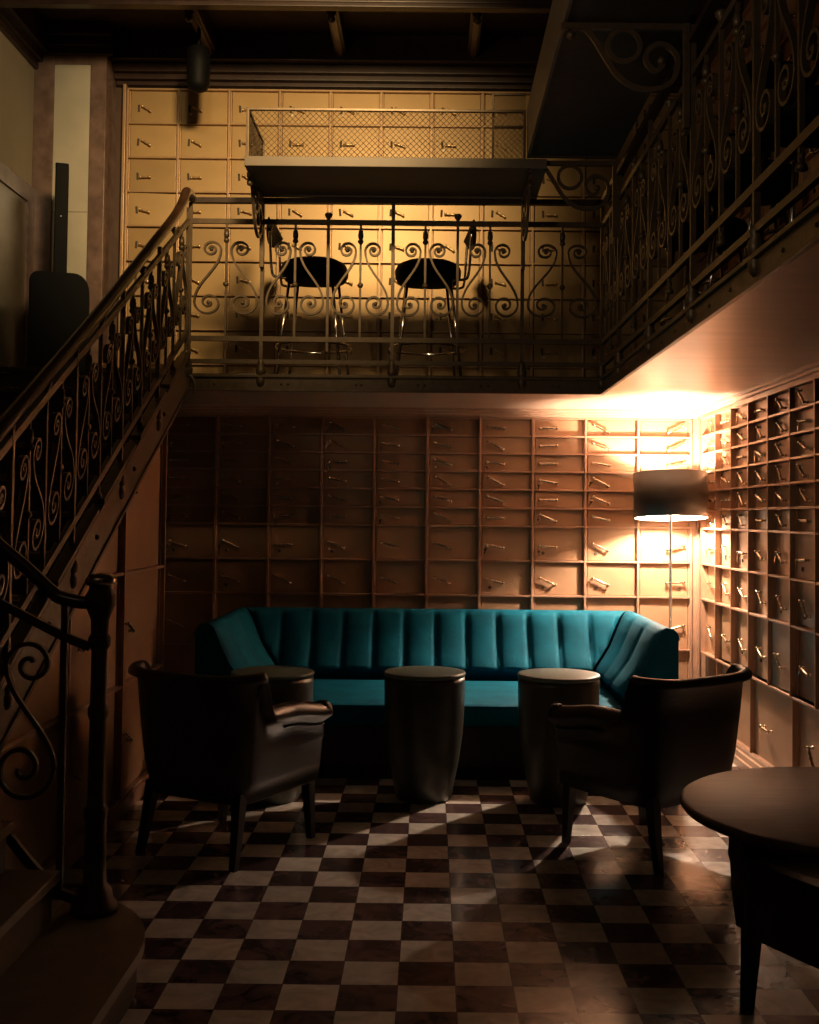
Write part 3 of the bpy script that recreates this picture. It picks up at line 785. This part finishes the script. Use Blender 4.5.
# ------------------------------------------------------------------ bar stools
def stool(loc, rz, label, first=None):
    if first is not None:
        t = copy_tree(first); t.location = loc; t.rotation_euler = (0,0,rz); t['label'] = label; return t
    t = empty('bar_stool', loc, rz, label=label, cat='bar stool', group='bar stools on the gallery')
    b = MB()
    rows = []
    for rr_, z in ((.001,.655),(.12,.655),(.190,.665),(.212,.70),(.214,.735),(.20,.765),(.15,.790),(.08,.800),(.001,.802)):
        rows.append([(math.copysign(abs(cos(a))**.8,cos(a))*rr_, math.copysign(abs(sin(a))**.8,sin(a))*rr_*1.04, z) for a in [2*pi*k/40 for k in range(40)]])
    b.grid(rows, closed_v=True); b.build('seat', M['black'], t)
    for sx in (-1, 1):
        for sy in (-1, 1):
            MB().tube([(sx*.135,sy*.135,.67),(sx*.205,sy*.205,.0)], .010, 10).build('leg', M['chrome'], t)
    rg = .185
    MB().tube([(rg*1.02*cos(a)*1.30, rg*1.30*sin(a), .235) for a in [2*pi*k/36 for k in range(36)]], .008, 8, closed=True).build('footring', M['chrome'], t)
    # chrome backrest frame on the +x side with a padded back seen edge on
    for sy in (-1, 1):
        MB().tube(catmull([(.15,sy*.13,.66),(.225,sy*.135,.665),(.25,sy*.14,.70),(.262,sy*.145,.86),(.27,sy*.14,1.0)], 5), .009, 8).build('back_frame', M['chrome'], t)
    rows = []
    for i in range(13):
        u = -1+2*i/12; y = u*.165; bow = .035*(1-u*u)
        hh = .075*(1-abs(u)**4)+.012; th = .016
        rows.append([(.262+bow+th*cos(a), y, .985+hh*sin(a)) for a in [2*pi*k/14 for k in range(14)]])
    b = MB(); b.grid(rows, closed_v=True); b.add(rows[0],[tuple(range(14))]); b.add(rows[-1],[tuple(range(14))]); b.build('backrest', M['black'], t)
    return t
s1 = stool((-.76,6.97,2.297), R(176), 'left bar stool behind the gallery railing, its backrest turned to the left')
stool((-.03,6.99,2.297), R(4), 'right bar stool behind the gallery railing, its backrest turned to the right', s1)
stool((1.50,5.93,2.297), R(95), 'farthest bar stool glinting behind the right-hand gallery railing', s1)
stool((1.47,5.03,2.297), R(80), 'middle bar stool glinting behind the right-hand gallery railing', s1)
stool((1.47,4.18,2.297), R(100), 'nearest bar stool glinting behind the right-hand railing at the picture edge', s1)

# ------------------------------------------------------------------ column loudspeaker on the landing
sp = empty('column_loudspeaker', (-2.455, 7.13, 2.297), R(17), label='black column loudspeaker on a rounded bass box beside the marble pilaster', cat='loudspeaker')
w = .184; H = .70; c = .10
poly = [(-w,0),(w,0),(w,H-c*1.2)] + [(w-c+c*cos(a), H-c*1.2+c*1.2*sin(a)) for a in [R(15*k) for k in range(1,6)]] + [(w-c,H),(-w+c*.6,H)] + [(-w+c*.6-c*.6*sin(a), H-c*.6+c*.6*cos(a)) for a in [R(15*k) for k in range(1,7)]]
MB().prism(poly, -.20, .10, 'y').build('bass_box', M['black'], sp)
MB().prism([(x*.94, .02+z*.955) for x, z in poly], -.212, -.20, 'y').build('grille', M['black'], sp)
MB().box(-.06,.05,-.07,.03,H,H+.02,.005).build('socket', M['black'], sp)
MB().box(-.047,.037,-.06,.02,H+.02,1.455,.008).build('speaker_column', M['black'], sp)
MB().lathe([(.001,-.0625),(.004,-.062),(.005,-.06)], (-.005,0,1.10), 10, 'y').build('logo_badge', M['tagm'], sp)

# ------------------------------------------------------------------ ceiling spotlight (dark, seen against the gold doors)
sl = empty('ceiling_spotlight', (-1.575, 7.15, 4.71), label='black cylindrical spotlight hanging over the top left of the golden deposit boxes', cat='spotlight')
MB().tube([(0,0,-.02),(0,0,-.2)], .012, 8).build('stem', M['black'], sl)
b = MB(); b.lathe([(.045,.10),(.075,.08),(.078,-.02),(.075,-.16),(.060,-.19),(.03,-.205),(.001,-.21)], (0,0,-.24), 24); b.build('spot_body', M['black'], sl)

# ------------------------------------------------------------------ lights
def light(name, typ, loc, energy, color, **k):
    l = bpy.data.lights.new(name, typ); l.energy = energy; l.color = color
    for a, v in k.items(): setattr(l, a, v)
    o = bpy.data.objects.new(name, l); o.location = loc; col.objects.link(o); return o
def aim(o, t): o.rotation_euler = (Vector(t)-Vector(o.location)).to_track_quat('-Z','Y').to_euler()
u = light('gallery_downlight', 'SPOT', (-.35,3.6,4.55), 620, (1.0,.67,.31), spot_size=R(57), spot_blend=1.0, shadow_soft_size=.16); aim(u, (-1.0,7.7,3.55))
a = light('room_glow', 'AREA', (-.1,1.0,4.6), .3, (1.0,.74,.52), size=1.4); aim(a, (-.1,4.6,0))
light('gallery_fill', 'POINT', (-1.7,1.2,3.75), 3.5, (1.0,.74,.46), shadow_soft_size=.2)  # added fill without a fixture, softens the dark gallery from the left
a = light('pilaster_fill', 'SPOT', (-1.0,4.3,4.6), 95, (1.0,.76,.44), spot_size=R(58), spot_blend=1.0, shadow_soft_size=.12); aim(a, (-2.75,7.3,4.0))  # extra spot with no fixture, added to brighten pilaster and left wall
a = light('side_fill', 'SPOT', (-2.0,1.6,2.9), 62, (1.0,.76,.50), spot_size=R(76), spot_blend=1.0, shadow_soft_size=.15); aim(a, (.9,5.0,3.4))  # unseen fill added to lift the right railing, ledge face and undersides
w_ = bpy.data.worlds.new('w'); sc.world = w_; w_.use_nodes = True
w_.node_tree.nodes['Background'].inputs[0].default_value = (1.0,.72,.5,1); w_.node_tree.nodes['Background'].inputs[1].default_value = .004

# ------------------------------------------------------------------ camera
cd = bpy.data.cameras.new('camera'); cam = bpy.data.objects.new('camera', cd); col.objects.link(cam); sc.camera = cam
F_, CX, CY, W_, H_ = 1087.1, 430.5, 478.5, 819, 1024
cd.sensor_fit = 'VERTICAL'; cd.sensor_height = 24; cd.lens = F_*24/H_
cd.shift_x = -(CX-W_/2)/H_; cd.shift_y = (CY-H_/2)/H_
cd.clip_start = .05
cam.location = (0,0,1.45)
base = Matrix.Rotation(R(90)+.0351, 4, 'X')
cam.matrix_world = Matrix.Translation((0,0,1.45)) @ base @ Matrix.Rotation(.010, 4, 'Z')
sc.view_settings.view_transform = 'Standard'; sc.view_settings.look = 'None'; sc.view_settings.gamma = 1; sc.view_settings.use_curve_mapping = False
sc.view_settings.exposure = 0
sc.cycles.use_denoising = True
sc.cycles.max_bounces = 8
